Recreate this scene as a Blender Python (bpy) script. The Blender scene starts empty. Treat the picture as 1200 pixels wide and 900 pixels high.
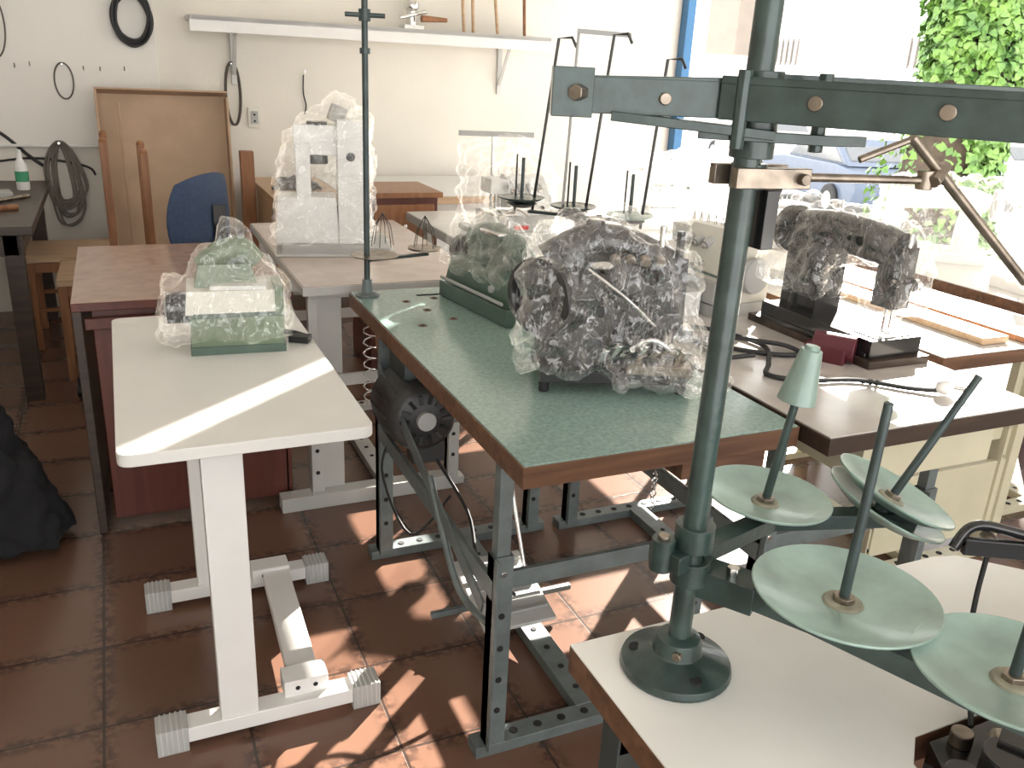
import bpy, bmesh, math, random
from mathutils import Vector, Matrix, noise
random.seed(7)
SC=bpy.context.scene
try: SC.view_settings.view_transform='Standard'
except Exception: pass

# ---------------- materials ----------------
def mat(name,col,rough=.5,metal=0,var=.0,vscale=8,bump=0,bscale=60,spec=.5,col2=None,coat=0,dirt=0):
    m=bpy.data.materials.new(name); m.use_nodes=True; nt=m.node_tree; p=nt.nodes['Principled BSDF']
    p.inputs['Roughness'].default_value=rough; p.inputs['Metallic'].default_value=metal
    p.inputs['Specular IOR Level'].default_value=spec
    p.inputs['Coat Weight'].default_value=coat; p.inputs['Coat Roughness'].default_value=.08
    tc=nt.nodes.new('ShaderNodeTexCoord')
    n=nt.nodes.new('ShaderNodeTexNoise'); n.inputs['Scale'].default_value=vscale; n.inputs['Detail'].default_value=6
    nt.links.new(tc.outputs['Object'],n.inputs['Vector'])
    r=nt.nodes.new('ShaderNodeValToRGB')
    v=var if var else .06
    c2=col2 if col2 else tuple(x*(1-v) for x in col); c1=tuple(min(1,x*(1+v*.5)) for x in col)
    r.color_ramp.elements[0].color=(*c2,1); r.color_ramp.elements[1].color=(*c1,1)
    r.color_ramp.elements[0].position=.35; r.color_ramp.elements[1].position=.65
    nt.links.new(n.outputs['Fac'],r.inputs['Fac']); nt.links.new(r.outputs['Color'],p.inputs['Base Color'])
    if bump:
        n2=nt.nodes.new('ShaderNodeTexNoise'); n2.inputs['Scale'].default_value=bscale
        nt.links.new(tc.outputs['Object'],n2.inputs['Vector'])
        b=nt.nodes.new('ShaderNodeBump'); b.inputs['Strength'].default_value=bump; b.inputs['Distance'].default_value=.005
        nt.links.new(n2.outputs['Fac'],b.inputs['Height']); nt.links.new(b.outputs['Normal'],p.inputs['Normal'])
    return m
def wood(name,c1,c2,rough=.4,scale=(2,30,30)):
    m=mat(name,c1,rough); nt=m.node_tree; p=nt.nodes['Principled BSDF']
    tc=nt.nodes.new('ShaderNodeTexCoord'); mp=nt.nodes.new('ShaderNodeMapping'); mp.inputs['Scale'].default_value=scale
    n=nt.nodes.new('ShaderNodeTexNoise'); n.inputs['Scale'].default_value=1.5; n.inputs['Detail'].default_value=8; n.inputs['Distortion'].default_value=.6
    r=nt.nodes.new('ShaderNodeValToRGB'); r.color_ramp.elements[0].color=(*c2,1); r.color_ramp.elements[1].color=(*c1,1)
    r.color_ramp.elements[0].position=.3; r.color_ramp.elements[1].position=.7
    nt.links.new(tc.outputs['Object'],mp.inputs[0]); nt.links.new(mp.outputs[0],n.inputs['Vector']); nt.links.new(n.outputs['Fac'],r.inputs['Fac']); nt.links.new(r.outputs['Color'],p.inputs['Base Color'])
    return m
GREEN_TOP=mat('green_laminate',(.26,.375,.335),.18,var=.18,vscale=110,spec=.6)
WOOD_EDGE=wood('edge_wood',(.19,.095,.052),(.08,.037,.02),.45)
WOOD_RED=wood('red_desk_wood',(.13,.036,.023),(.08,.02,.014),.35,(20,20,2))
DESK_TOP=mat('desk_top_laminate',(.38,.25,.19),.2,var=.12,vscale=25)
WOOD_OR=wood('orange_wood',(.34,.15,.065),(.2,.085,.035),.4,(25,25,3))
WOOD_LT=wood('light_wood',(.55,.38,.24),(.4,.26,.15),.45)
WOOD_DK=wood('dark_wood',(.06,.037,.026),(.03,.02,.014),.4)
CARD=mat('cardboard',(.54,.39,.27),.8,var=.1,vscale=5)
CARD2=mat('cardboard_edge',(.45,.31,.21),.8)
WHITE=mat('white_paint',(.76,.75,.73),.35,var=.04)
WHITE_TOP=mat('white_laminate',(.70,.69,.66),.3,var=.06,vscale=3)
FG_TOP=mat('worn_white_laminate',(.84,.83,.79),.26,var=.06,vscale=5,spec=.5)
PINK_TOP=mat('beige_laminate',(.52,.43,.38),.18,var=.08,vscale=15)
GREY_TOP=mat('grey_laminate',(.54,.50,.46),.2,var=.1,vscale=12)
STEEL_DK=mat('painted_dark_steel',(.055,.075,.075),.38,.3,var=.25,vscale=20)
STEEL_GREY=mat('grey_green_steel',(.17,.20,.20),.4,.3,var=.2,vscale=20)
STAND_GREEN=mat('dark_green_enamel',(.035,.060,.055),.3,.1,var=.35,vscale=30,bump=.15,bscale=90,coat=.3)
DISC_GREEN=mat('dusty_green_disc',(.30,.42,.37),.35,.1,var=.3,vscale=14,col2=(.22,.30,.26),coat=.2)
DISC_DIRT=mat('dusty_green_disc_centre',(.28,.27,.20),.6,0,var=.3,vscale=30)
LEG_LT=mat('light_grey_steel',(.55,.55,.53),.4,.1)
CREAM=mat('cream_enamel',(.62,.58,.42),.35)
GREYPL=mat('grey_plastic',(.42,.42,.41),.5)
BLACK=mat('black_enamel',(.014,.014,.015),.22,coat=.4)
MOTOR=mat('motor_grey_black',(.045,.045,.045),.4,.3,var=.2)
BLACKR=mat('black_rubber',(.015,.015,.016),.55)
CHROME=mat('chrome',(.75,.75,.74),.16,1)
RUST=mat('worn_steel',(.32,.27,.22),.35,.9,var=.35,vscale=40)
MG=mat('machine_green',(.15,.20,.13),.35,coat=.2,var=.15)
MG2=mat('machine_dark_green',(.075,.125,.095),.3,coat=.3,var=.15)
CRM=mat('machine_cream',(.66,.64,.57),.35)
MWHITE=mat('machine_white',(.74,.74,.72),.3,coat=.2)
MAROON=mat('maroon_plastic',(.10,.015,.025),.3)
BLUE=mat('blue_fabric',(.035,.06,.12),.8,var=.2,vscale=60)
BLUEP=mat('blue_paint',(.03,.14,.30),.35)
CLOTH=mat('black_cloth',(.008,.008,.010),.95,bump=.4,bscale=30)
RED=mat('red_label',(.6,.02,.02),.4)
BELT=mat('belt_rubber',(.10,.085,.07),.6)
CABLEG=mat('grey_cable',(.16,.14,.12),.6)
BARK=mat('bark',(.08,.06,.045),.9,var=.4,vscale=8,bump=.8,bscale=12)
GLASS=mat('car_glass',(.14,.15,.16),.08)
CARW=mat('car_paint_silver',(.75,.75,.75),.25,.1)
CARB=mat('car_paint_blue',(.12,.15,.21),.25,.1)
ASPH=mat('street_asphalt',(.62,.61,.60),.8,var=.1,vscale=3)
FACADE=mat('facade_white',(.92,.92,.90),.8)
TAUPE=mat('taupe_paint',(.22,.19,.17),.7)
OUTLET=mat('outlet_cream',(.7,.68,.6),.4)
HOLE=mat('dark_hole',(.01,.01,.01),.8)
LABELG=mat('label_green',(.05,.3,.15),.4)
LEAF=mat('ivy_leaf',(.13,.24,.05),.45,var=.5,vscale=6,col2=(.05,.13,.025))
WALL=mat('cream_wall',(.76,.725,.65),.7,var=.05,vscale=2.0,bump=.12,bscale=40)
CEIL=mat('ceiling_white',(.82,.80,.77),.8)
PEG=mat('white_panel',(.78,.755,.71),.5,var=.04,vscale=2)
# tiles
TILE=bpy.data.materials.new('brown_tile_floor'); TILE.use_nodes=True
nt=TILE.node_tree; p=nt.nodes['Principled BSDF']; L=nt.links.new
tc=nt.nodes.new('ShaderNodeTexCoord'); mp=nt.nodes.new('ShaderNodeMapping'); mp.inputs['Location'].default_value=(.74,.06,0)
L(tc.outputs['Object'],mp.inputs[0])
br=nt.nodes.new('ShaderNodeTexBrick'); br.offset=0; br.squash=1; br.inputs['Scale'].default_value=1
br.inputs['Brick Width'].default_value=.30; br.inputs['Row Height'].default_value=.30; br.inputs['Mortar Size'].default_value=.0035; br.inputs['Mortar Smooth'].default_value=.2
br.inputs['Color1'].default_value=(.165,.088,.060,1); br.inputs['Color2'].default_value=(.125,.066,.045,1); br.inputs['Mortar'].default_value=(.045,.032,.026,1)
L(mp.outputs[0],br.inputs['Vector'])
br2=nt.nodes.new('ShaderNodeTexBrick'); br2.offset=0; br2.inputs['Scale'].default_value=1
br2.inputs['Brick Width'].default_value=.30; br2.inputs['Row Height'].default_value=.30; br2.inputs['Mortar Size'].default_value=.045; br2.inputs['Mortar Smooth'].default_value=1
L(mp.outputs[0],br2.inputs['Vector'])
n=nt.nodes.new('ShaderNodeTexNoise'); n.inputs['Scale'].default_value=45; n.inputs['Detail'].default_value=4; L(tc.outputs['Object'],n.inputs['Vector'])
rr=nt.nodes.new('ShaderNodeValToRGB'); rr.color_ramp.elements[0].position=.42; rr.color_ramp.elements[1].position=.56; L(n.outputs['Fac'],rr.inputs['Fac'])
mu=nt.nodes.new('ShaderNodeMath'); mu.operation='MULTIPLY'; L(br2.outputs['Fac'],mu.inputs[0]); L(rr.outputs['Color'],mu.inputs[1])
mu2=nt.nodes.new('ShaderNodeMath'); mu2.operation='MULTIPLY'; mu2.inputs[1].default_value=.75; L(mu.outputs[0],mu2.inputs[0])
mx=nt.nodes.new('ShaderNodeMixRGB'); mx.inputs['Color2'].default_value=(.045,.026,.020,1); L(mu2.outputs[0],mx.inputs['Fac']); L(br.outputs['Color'],mx.inputs['Color1'])
L(mx.outputs[0],p.inputs['Base Color']); p.inputs['Roughness'].default_value=.22
bp=nt.nodes.new('ShaderNodeBump'); bp.inputs['Strength'].default_value=.5; bp.inputs['Distance'].default_value=.002; bp.invert=True
L(br.outputs['Fac'],bp.inputs['Height']); L(bp.outputs[0],p.inputs['Normal'])
# clear plastic film
WRAP=bpy.data.materials.new('clear_plastic_wrap'); WRAP.use_nodes=True
nt=WRAP.node_tree; nt.nodes.clear(); L=nt.links.new
out=nt.nodes.new('ShaderNodeOutputMaterial'); tr=nt.nodes.new('ShaderNodeBsdfTransparent'); tr.inputs[0].default_value=(.91,.91,.91,1)
gl=nt.nodes.new('ShaderNodeBsdfGlossy'); gl.inputs['Roughness'].default_value=.10
df=nt.nodes.new('ShaderNodeBsdfDiffuse')
tc=nt.nodes.new('ShaderNodeTexCoord'); n=nt.nodes.new('ShaderNodeTexNoise'); n.inputs['Scale'].default_value=26; n.inputs['Detail'].default_value=3; n.inputs['Distortion'].default_value=2.2
mpw=nt.nodes.new('ShaderNodeMapping'); mpw.inputs['Scale'].default_value=(1,1,.45); L(tc.outputs['Object'],mpw.inputs[0])
L(mpw.outputs[0],n.inputs['Vector'])
r=nt.nodes.new('ShaderNodeValToRGB'); e=r.color_ramp.elements; e[0].position=.475; e[0].color=(.018,.018,.018,1); e[1].position=.5; e[1].color=(.19,.19,.19,1); k=e.new(.525); k.color=(.018,.018,.018,1)
L(n.outputs['Fac'],r.inputs['Fac']); L(r.outputs['Color'],df.inputs['Color'])
lw=nt.nodes.new('ShaderNodeLayerWeight'); lw.inputs['Blend'].default_value=.3
mr=nt.nodes.new('ShaderNodeMapRange'); mr.inputs['To Min'].default_value=.06; mr.inputs['To Max'].default_value=.42; L(lw.outputs['Facing'],mr.inputs['Value']); L(mr.outputs[0],gl.inputs['Color'])
n2=nt.nodes.new('ShaderNodeTexNoise'); n2.inputs['Scale'].default_value=22; n2.inputs['Detail'].default_value=3; n2.inputs['Distortion'].default_value=1.8; L(mpw.outputs[0],n2.inputs['Vector'])
try: n2.noise_type='RIDGED_MULTIFRACTAL'
except Exception: pass
bp=nt.nodes.new('ShaderNodeBump'); bp.inputs['Strength'].default_value=1; bp.inputs['Distance'].default_value=.014; L(n2.outputs['Fac'],bp.inputs['Height']); L(bp.outputs[0],gl.inputs['Normal'])
a1=nt.nodes.new('ShaderNodeAddShader'); a2=nt.nodes.new('ShaderNodeAddShader'); L(tr.outputs[0],a1.inputs[0]); L(gl.outputs[0],a1.inputs[1]); L(a1.outputs[0],a2.inputs[0]); L(df.outputs[0],a2.inputs[1]); L(a2.outputs[0],out.inputs[0])

# ---------------- builder ----------------
def catmull(pts,n=8,closed=False):
    P=[Vector(p) for p in pts]; out=[]
    N=len(P)
    rng=range(N) if closed else range(N-1)
    for i in rng:
        if closed: a,b,c,d=P[(i-1)%N],P[i],P[(i+1)%N],P[(i+2)%N]
        else: a,b,c,d=P[max(i-1,0)],P[i],P[i+1],P[min(i+2,N-1)]
        for k in range(n):
            t=k/n; out.append(.5*((2*b)+(c-a)*t+(2*a-5*b+4*c-d)*t*t+(3*b-a-3*c+d)*t**3))
    if not closed: out.append(P[-1])
    return out
class B:
    def __init__(s,name): s.name=name; s.bm=bmesh.new(); s.mats=[]; s.T=Matrix.Identity(4)
    def mi(s,m):
        if m not in s.mats: s.mats.append(m)
        return s.mats.index(m)
    def _fin(s,vs,m,local=None):
        i=s.mi(m); T=s.T@local if local is not None else s.T
        for v in vs: v.co=T@v.co
        fs=set(f for v in vs for f in v.link_faces)
        for f in fs: f.material_index=i; f.smooth=True
    def box(s,c,size,m,rz=0,rx=0,ry=0,taper=None):
        g=bmesh.ops.create_cube(s.bm,size=1)['verts']
        for v in g:
            if taper and v.co.z>0: v.co.x*=taper[0]; v.co.y*=taper[1]
            v.co=Vector((v.co.x*size[0],v.co.y*size[1],v.co.z*size[2]))
        M=Matrix.Translation(c)@Matrix.Rotation(rz,4,'Z')@Matrix.Rotation(ry,4,'Y')@Matrix.Rotation(rx,4,'X')
        s._fin(g,m,M); return s
    def bx(s,x0,x1,y0,y1,z0,z1,m): return s.box(((x0+x1)/2,(y0+y1)/2,(z0+z1)/2),(x1-x0,y1-y0,z1-z0),m)
    def cyl(s,a,b,r,m,r2=None,seg=20):
        a=Vector(a);b=Vector(b);d=b-a
        g=bmesh.ops.create_cone(s.bm,cap_ends=True,cap_tris=False,segments=seg,radius1=r,radius2=r if r2 is None else r2,depth=d.length)['verts']
        M=Matrix.Translation((a+b)/2)@d.to_track_quat('Z','Y').to_matrix().to_4x4()
        s._fin(g,m,M); return s
    def bar(s,a,b,w,h,m):
        a=Vector(a);b=Vector(b);d=b-a
        g=bmesh.ops.create_cube(s.bm,size=1)['verts']
        for v in g: v.co=Vector((v.co.x*w,v.co.y*h,v.co.z*d.length))
        z=d.normalized(); x=Vector((0,0,1)).cross(z)
        if x.length<1e-3: x=Vector((1,0,0))
        x.normalize(); y=z.cross(x)
        R=Matrix((x,y,z)).transposed().to_4x4()
        s._fin(g,m,Matrix.Translation((a+b)/2)@R); return s
    def sph(s,c,r,m,seg=20):
        g=bmesh.ops.create_uvsphere(s.bm,u_segments=seg,v_segments=seg//2,radius=1)['verts']
        if not isinstance(r,tuple): r=(r,r,r)
        s._fin(g,m,Matrix.Translation(c)@Matrix.Diagonal((*r,1))); return s
    def lathe(s,prof,o,m,axis=(0,0,1),seg=32):
        rings=[]; vs=[]
        for (r,z) in prof:
            if r<1e-5: v=[s.bm.verts.new((0,0,z))]
            else: v=[s.bm.verts.new((r*math.cos(2*math.pi*i/seg),r*math.sin(2*math.pi*i/seg),z)) for i in range(seg)]
            rings.append(v); vs+=v
        for a,b in zip(rings,rings[1:]):
            for i in range(seg):
                j=(i+1)%seg
                if len(a)==1 and len(b)==1: continue
                if len(a)==1: s.bm.faces.new((a[0],b[j],b[i]))
                elif len(b)==1: s.bm.faces.new((a[i],a[j],b[0]))
                else: s.bm.faces.new((a[i],a[j],b[j],b[i]))
        M=Matrix.Translation(o)@Vector(axis).to_track_quat('Z','Y').to_matrix().to_4x4()
        s._fin(vs,m,M); return s
    def tube(s,pts,r,m,seg=8,closed=False,smooth=0):
        P=catmull(pts,smooth,closed) if smooth else [Vector(p) for p in pts]
        rings=[];vs=[];up=None;N=len(P)
        for i,q in enumerate(P):
            if closed: t=(P[(i+1)%N]-P[i-1])
            else: t=P[min(i+1,N-1)]-P[max(i-1,0)]
            t.normalize()
            if up is None:
                up=Vector((0,0,1)) if abs(t.z)<.9 else Vector((1,0,0))
            x=up-t*up.dot(t); x.normalize(); up=x; y=t.cross(x)
            rr=r[i] if isinstance(r,list) else r
            ring=[s.bm.verts.new(q+x*rr*math.cos(2*math.pi*k/seg)+y*rr*math.sin(2*math.pi*k/seg)) for k in range(seg)]
            rings.append(ring);vs+=ring
        pr=list(zip(rings,rings[1:]))
        if closed: pr.append((rings[-1],rings[0]))
        for a,b in pr:
            for i in range(seg): s.bm.faces.new((a[i],a[(i+1)%seg],b[(i+1)%seg],b[i]))
        if not closed: s.bm.faces.new(rings[0][::-1]); s.bm.faces.new(rings[-1])
        s._fin(vs,m); return s
    def prism(s,pts,z0,z1,m,local=None):
        a=[s.bm.verts.new((x,y,z0)) for x,y in pts]; b=[s.bm.verts.new((x,y,z1)) for x,y in pts]
        n=len(pts); s.bm.faces.new(a[::-1]); s.bm.faces.new(b)
        for i in range(n): s.bm.faces.new((a[i],a[(i+1)%n],b[(i+1)%n],b[i]))
        s._fin(a+b,m,local); return s
    def done(s,bevel=.002,parent=None,sharp=35):
        bmesh.ops.recalc_face_normals(s.bm,faces=s.bm.faces)
        xs=[v.co for v in s.bm.verts]; mn=Vector([min(c[i] for c in xs) for i in range(3)]); mxx=Vector([max(c[i] for c in xs) for i in range(3)])
        o=Vector(((mn.x+mxx.x)/2,(mn.y+mxx.y)/2,mn.z))
        if s.name.startswith(('floor',)): o=Vector((0,0,0))
        for v in s.bm.verts: v.co-=o
        me=bpy.data.meshes.new(s.name); s.bm.to_mesh(me); s.bm.free()
        for m in s.mats: me.materials.append(m)
        me.set_sharp_from_angle(angle=math.radians(sharp))
        ob=bpy.data.objects.new(s.name,me); ob.location=o; SC.collection.objects.link(ob)
        if bevel:
            md=ob.modifiers.new('bev','BEVEL'); md.width=bevel; md.segments=2; md.limit_method='ANGLE'; md.angle_limit=math.radians(40)
        if parent: ob.parent=parent; ob.location=o-parent.location
        return ob
def TR(x,y,z,rz=0): return Matrix.Translation((x,y,z))@Matrix.Rotation(rz,4,'Z')
wtex=bpy.data.textures.new('crumple','CLOUDS'); wtex.noise_scale=.07; wtex.noise_depth=1
wtex2=bpy.data.textures.new('crumple_fine','CLOUDS'); wtex2.noise_scale=.025; wtex2.noise_depth=2
wtex3=bpy.data.textures.new('crease','VORONOI'); wtex3.noise_scale=.055
def wrap(parent,clusters,T=Matrix.Identity(4),vox=.010,d1=.03,d2=.014,d3=.035):
    bm=bmesh.new()
    for cl in clusters:
        vs=[bm.verts.new(T@Vector(p)) for p in cl]
        r=bmesh.ops.convex_hull(bm,input=vs)
        bmesh.ops.delete(bm,geom=[g for g in r['geom_interior'] if isinstance(g,bmesh.types.BMVert)],context='VERTS')
    bmesh.ops.recalc_face_normals(bm,faces=bm.faces)
    o=parent.location
    for v in bm.verts: v.co-=o
    me=bpy.data.meshes.new('plastic_wrap'); bm.to_mesh(me); bm.free(); me.materials.append(WRAP)
    ob=bpy.data.objects.new('plastic_wrap',me); SC.collection.objects.link(ob); ob.parent=parent
    m=ob.modifiers.new('r','REMESH'); m.mode='VOXEL'; m.voxel_size=vox; m.use_smooth_shade=True
    m=ob.modifiers.new('s','SMOOTH'); m.iterations=3; m.factor=.5
    m=ob.modifiers.new('d','DISPLACE'); m.texture=wtex; m.strength=d1; m.mid_level=.5; m.texture_coords='LOCAL'
    m=ob.modifiers.new('d3','DISPLACE'); m.texture=wtex3; m.strength=d3; m.mid_level=.35; m.texture_coords='LOCAL'
    m=ob.modifiers.new('d2','DISPLACE'); m.texture=wtex2; m.strength=d2; m.mid_level=.5; m.texture_coords='LOCAL'
    return ob
def hb(x0,x1,y0,y1,z0,z1,t=0):
    return [(x,y,z0) for x in (x0,x1) for y in (y0,y1)]+[(x+(t if x==x0 else -t),y+(t if y==y0 else -t),z1) for x in (x0,x1) for y in (y0,y1)]

# ---------------- room ----------------
CH=3.6; HD=2.24
b=B('floor'); b.bx(-2.3,3.1,-3.5,4.3,-.08,0,TILE); b.done(0)
b=B('ceiling'); b.bx(-2.3,3.2,-3.5,4.3,CH,CH+.1,CEIL); b.done(0)
b=B('wall_back'); b.bx(-2.3,3.18,4.2,4.35,0,CH,WALL); b.done(0)
b=B('wall_left'); b.bx(-2.3,-2.2,-3.5,4.2,0,CH,WALL); b.done(0)
b=B('wall_right_sun_slots'); b.bx(3.1,3.2,-3.5,1.1,0,CH,WALL); b.bx(3.1,3.2,1.1,3.44,HD,CH,WALL); b.bx(3.1,3.2,3.50,3.56,HD,CH,WALL); b.bx(3.1,3.2,3.70,3.77,HD,CH,WALL); b.bx(3.1,3.2,3.82,4.2,HD,CH,WALL); b.bx(3.1,3.2,3.44,3.82,3.2,CH,WALL); b.bx(3.1,3.2,3.44,3.82,HD,HD+.06,WALL); b.done(0)  # pier, header and slots out of view, shaped to cut sunlight into streaks
b=B('wall_front_fill_opening'); b.bx(-2.3,-2.1,-3.6,-3.5,0,CH,WALL); b.bx(2.9,3.2,-3.6,-3.5,0,CH,WALL); b.bx(-2.1,2.9,-3.6,-3.5,3.1,CH,WALL); b.done(0)  # unseen wall added behind the camera, its wide opening sized for fill light
b=B('door_1')
b.bx(3.03,3.095,4.12,4.195,0,HD,BLUEP); b.bx(3.03,3.095,1.1,4.12,HD-.05,HD,BLUEP); b.bx(3.03,3.095,1.1,1.18,0,HD-.05,BLUEP); b.done(.003)
b=B('trim_1'); b.bx(-1.7,-.33,4.180,4.2,.91,2.2,PEG); b.bx(-1.7,-.33,4.17,4.2,.90,.915,WHITE); b.done(.002)

b=B('wall_shelf'); b.bx(-.17,1.94,3.95,4.198,1.575,1.60,WHITE); b.bx(-.17,1.94,3.95,3.975,1.52,1.60,WHITE)
for x in (.07,1.70):
    b.bx(x-.015,x+.015,4.185,4.198,1.25,1.56,LEG_LT); b.bx(x-.015,x+.015,4.0,4.198,1.555,1.575,LEG_LT)
    b.bar((x,4.19,1.30),(x,4.02,1.56),.022,.006,LEG_LT)
b.done(.002)
b=B('shelf_machine_part'); b.bx(1.02,1.14,4.02,4.14,1.6,1.625,CHROME); b.cyl((1.08,4.08,1.62),(1.08,4.08,1.72),.03,CHROME); b.sph((1.08,4.08,1.73),.045,CHROME); b.cyl((1.0,4.05,1.66),(1.16,4.05,1.70),.012,CHROME); b.cyl((1.12,4.02,1.66),(1.28,4.02,1.66),.02,WOOD_OR,.012); b.done()  # chrome sewing machine part with a wooden handle
b=B('wooden_sticks')
for x,l,t in ((1.40,.35,.0),(1.46,.30,.01),(1.62,.32,-.01),(1.80,.34,.01)): b.cyl((x,4.05,1.6),(x+t,4.12,1.6+l),.010,WOOD_LT if x<1.7 else WOOD_OR,seg=10)
b.done(0)
b=B('black_cable_coil')
for k in range(9):
    R=.085+.006*(k%4); pts=[]
    ph=k*.7
    for i in range(16):
        a=i/16*2*math.pi; pts.append((-.44+R*.95*math.cos(a)+.004*math.sin(3*a+ph),4.17-.004*k+.006*math.sin(2*a+ph),1.57+R*1.35*math.sin(a)+.006*math.cos(ph)))
    b.tube(pts,.0065,BLACKR,closed=True,smooth=3,seg=6)
b.cyl((-.44,4.10,1.70),(-.44,4.18,1.70),.006,CHROME); b.done(0)
def belt(name,x,z,rx,rz,m=BELT,r=.004,n=1,yw=4.175):
    b=B(name)
    for k in range(n):
        b.tube([(x+k*.006+rx*math.cos(a),yw-.006-k*.006,z+rz*math.sin(a)) for a in [i/14*2*math.pi for i in range(14)]],r,m,closed=True,smooth=3,seg=6)
    b.cyl((x,yw-.03,z+rz-.006),(x,4.195,z+rz-.006),.004,CHROME,seg=8)
    b.done(0)
belt('drive_belt',-.80,1.24,.045,.09); belt('drive_belt',.055,1.20,.04,.17,BELT,.005,2,4.195); belt('drive_belt',-1.10,1.50,.06,.16)
b=B('wall_hooks')
for x,z in ((-.95,1.31),(-.62,1.30),(-.50,1.305),(-.70,1.30),(-1.02,1.30),(.46,1.33)):
    b.tube([(x,4.19,z),(x,4.15,z),(x,4.145,z+.02)],.003,CHROME,seg=6)
b.done(0)
b=B('hanging_cable'); b.tube([(.46,4.19,1.32),(.455,4.185,1.22),(.47,4.19,1.15),(.46,4.19,1.10)],.004,BLACKR,smooth=4,seg=6); b.done(0)
b=B('cable_bundle')
for k in range(12):
    ox=random.uniform(-.015,.015); w=random.uniform(.05,.13); l=random.uniform(.28,.42)
    b.tube([(-.86+ox,4.17-.003*k,.93),(-.86-w*.6+ox,4.16,.80),(-.86-w*.4+ox,4.16,.93-l),(-.82+ox,4.15,.91-l),(-.86+w+ox,4.15,.93-l*.8),(-.86+w*.6+ox,4.16,.86)],.006,CABLEG,closed=True,smooth=5,seg=6)
b.cyl((-.86,4.12,.925),(-.86,4.2,.925),.006,CHROME,seg=8)
b.done(0)
b=B('wall_cable'); b.tube([(-1.3,4.19,1.0),(-1.15,4.18,.98),(-1.02,4.18,.86),(-.95,4.18,.80)],.009,BLACKR,smooth=6); b.tube([(-1.3,4.19,.80),(-1.0,4.19,.84),(-.75,4.19,.80),(-.7,4.19,.75)],.006,BLACKR,smooth=6); b.done(0)
b=B('wall_outlet'); b.bx(.135,.205,4.188,4.2,1.02,1.13,OUTLET); b.bx(.15,.19,4.184,4.19,1.04,1.11,GREYPL); b.cyl((.17,4.18,1.055),(.17,4.186,1.055),.006,HOLE,seg=8); b.cyl((.17,4.18,1.09),(.17,4.186,1.09),.006,HOLE,seg=8); b.done(.001)

b=B('cardboard_box_panel')
b.box((-.33,4.03,.61),(.66,.012,1.2),CARD,rx=-.07)
b.box((-.655,3.96,.61),(.012,.11,1.2),CARD2,rx=-.07); b.box((-.005,3.96,.60),(.012,.11,1.18),CARD2,rx=-.07); b.box((-.33,4.02,1.205),(.66,.11,.010),CARD2,rx=-.25)
b.box((-.55,3.95,.60),(.012,.02,1.1),CARD2,rx=-.07)
b.done(.002)
b=B('wooden_post'); b.bx(.02,.09,3.72,3.78,0,.93,WOOD_OR); b.done(.003)

b=B('wooden_workbench'); b.bx(.12,1.6,3.3,4.15,.70,.74,WOOD_LT); b.bx(.5,1.6,3.3,4.15,.74,.745,WHITE_TOP)
for x in (.15,1.55):
    for y in (3.34,4.10): b.bx(x-.03,x+.03,y-.03,y+.03,0,.70,WOOD_LT)
b.bx(.12,.60,3.32,3.34,.52,.70,WOOD_LT); b.bx(.12,.14,3.32,3.9,.52,.70,WOOD_LT); b.bx(.12,1.58,3.9,3.93,.1,.70,WHITE); b.done(.003)
b=B('black_tool_pile')
for k in range(9): b.tube([(.15+random.uniform(0,.3),3.55+random.uniform(-.1,.2),.753),(.2+random.uniform(0,.2),3.6,.77+random.uniform(0,.05)),(.25+random.uniform(0,.2),3.6+random.uniform(-.1,.1),.753)],.010,BLACKR,smooth=4,seg=6)
b.box((.26,3.62,.775),(.14,.06,.06),BLACK,rz=.4); b.cyl((.18,3.6,.755),(.42,3.66,.755),.012,CHROME); b.done(.002)
b=B('wooden_drawer_cabinet'); b.bx(.45,.78,2.70,3.05,0,.83,WOOD_RED); b.bx(.43,.80,2.68,3.07,.83,.855,WOOD_OR)
for z in (.2,.45,.7): b.bx(.47,.76,2.685,2.70,z-.1,z+.1,WOOD_OR); b.sph((.615,2.68,z),.012,CHROME,10)
b.done(.003)

b=B('dark_work_table'); b.bx(-1.75,-.92,2.68,4.05,.705,.74,WOOD_DK)
for x in (-1.71,-1.0):
    for y in (2.73,4.0): b.bx(x-.035,x+.035,y-.03,y+.03,0,.705,WOOD_DK)
b.bx(-1.75,-.96,2.70,2.72,.62,.705,WOOD_DK); b.bx(-.985,-.965,2.7,4.0,.62,.705,WOOD_DK); b.done(.003)
b=B('hand_tools'); b.cyl((-1.2,3.0,.753),(-1.0,3.1,.753),.012,WOOD_OR); b.cyl((-1.1,3.3,.75),(-.98,3.45,.75),.009,RUST); b.box((-1.15,3.45,.755),(.2,.12,.03),GREYPL,rz=.2); b.done()
b=B('glue_bottle'); b.lathe([(0,.0),(.028,.0),(.03,.01),(.03,.12),(.012,.15),(.010,.19),(0,.19)],(-1.02,3.72,.74),MWHITE); b.cyl((-1.02,3.72,.78),(-1.02,3.72,.83),.0305,LABELG); b.done(0)
def blobcloth(name,pts,m):
    bm=bmesh.new(); vs=[bm.verts.new(p) for p in pts]; r=bmesh.ops.convex_hull(bm,input=vs)
    me=bpy.data.meshes.new(name); bm.to_mesh(me); bm.free(); me.materials.append(m)
    ob=bpy.data.objects.new(name,me); SC.collection.objects.link(ob)
    q=ob.modifiers.new('r','REMESH'); q.mode='VOXEL'; q.voxel_size=.015; q.use_smooth_shade=True
    q=ob.modifiers.new('s','SMOOTH'); q.iterations=8
    q=ob.modifiers.new('d','DISPLACE'); q.texture=wtex; q.strength=.06; q.mid_level=.6; q.texture_coords='LOCAL'
    return ob
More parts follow.
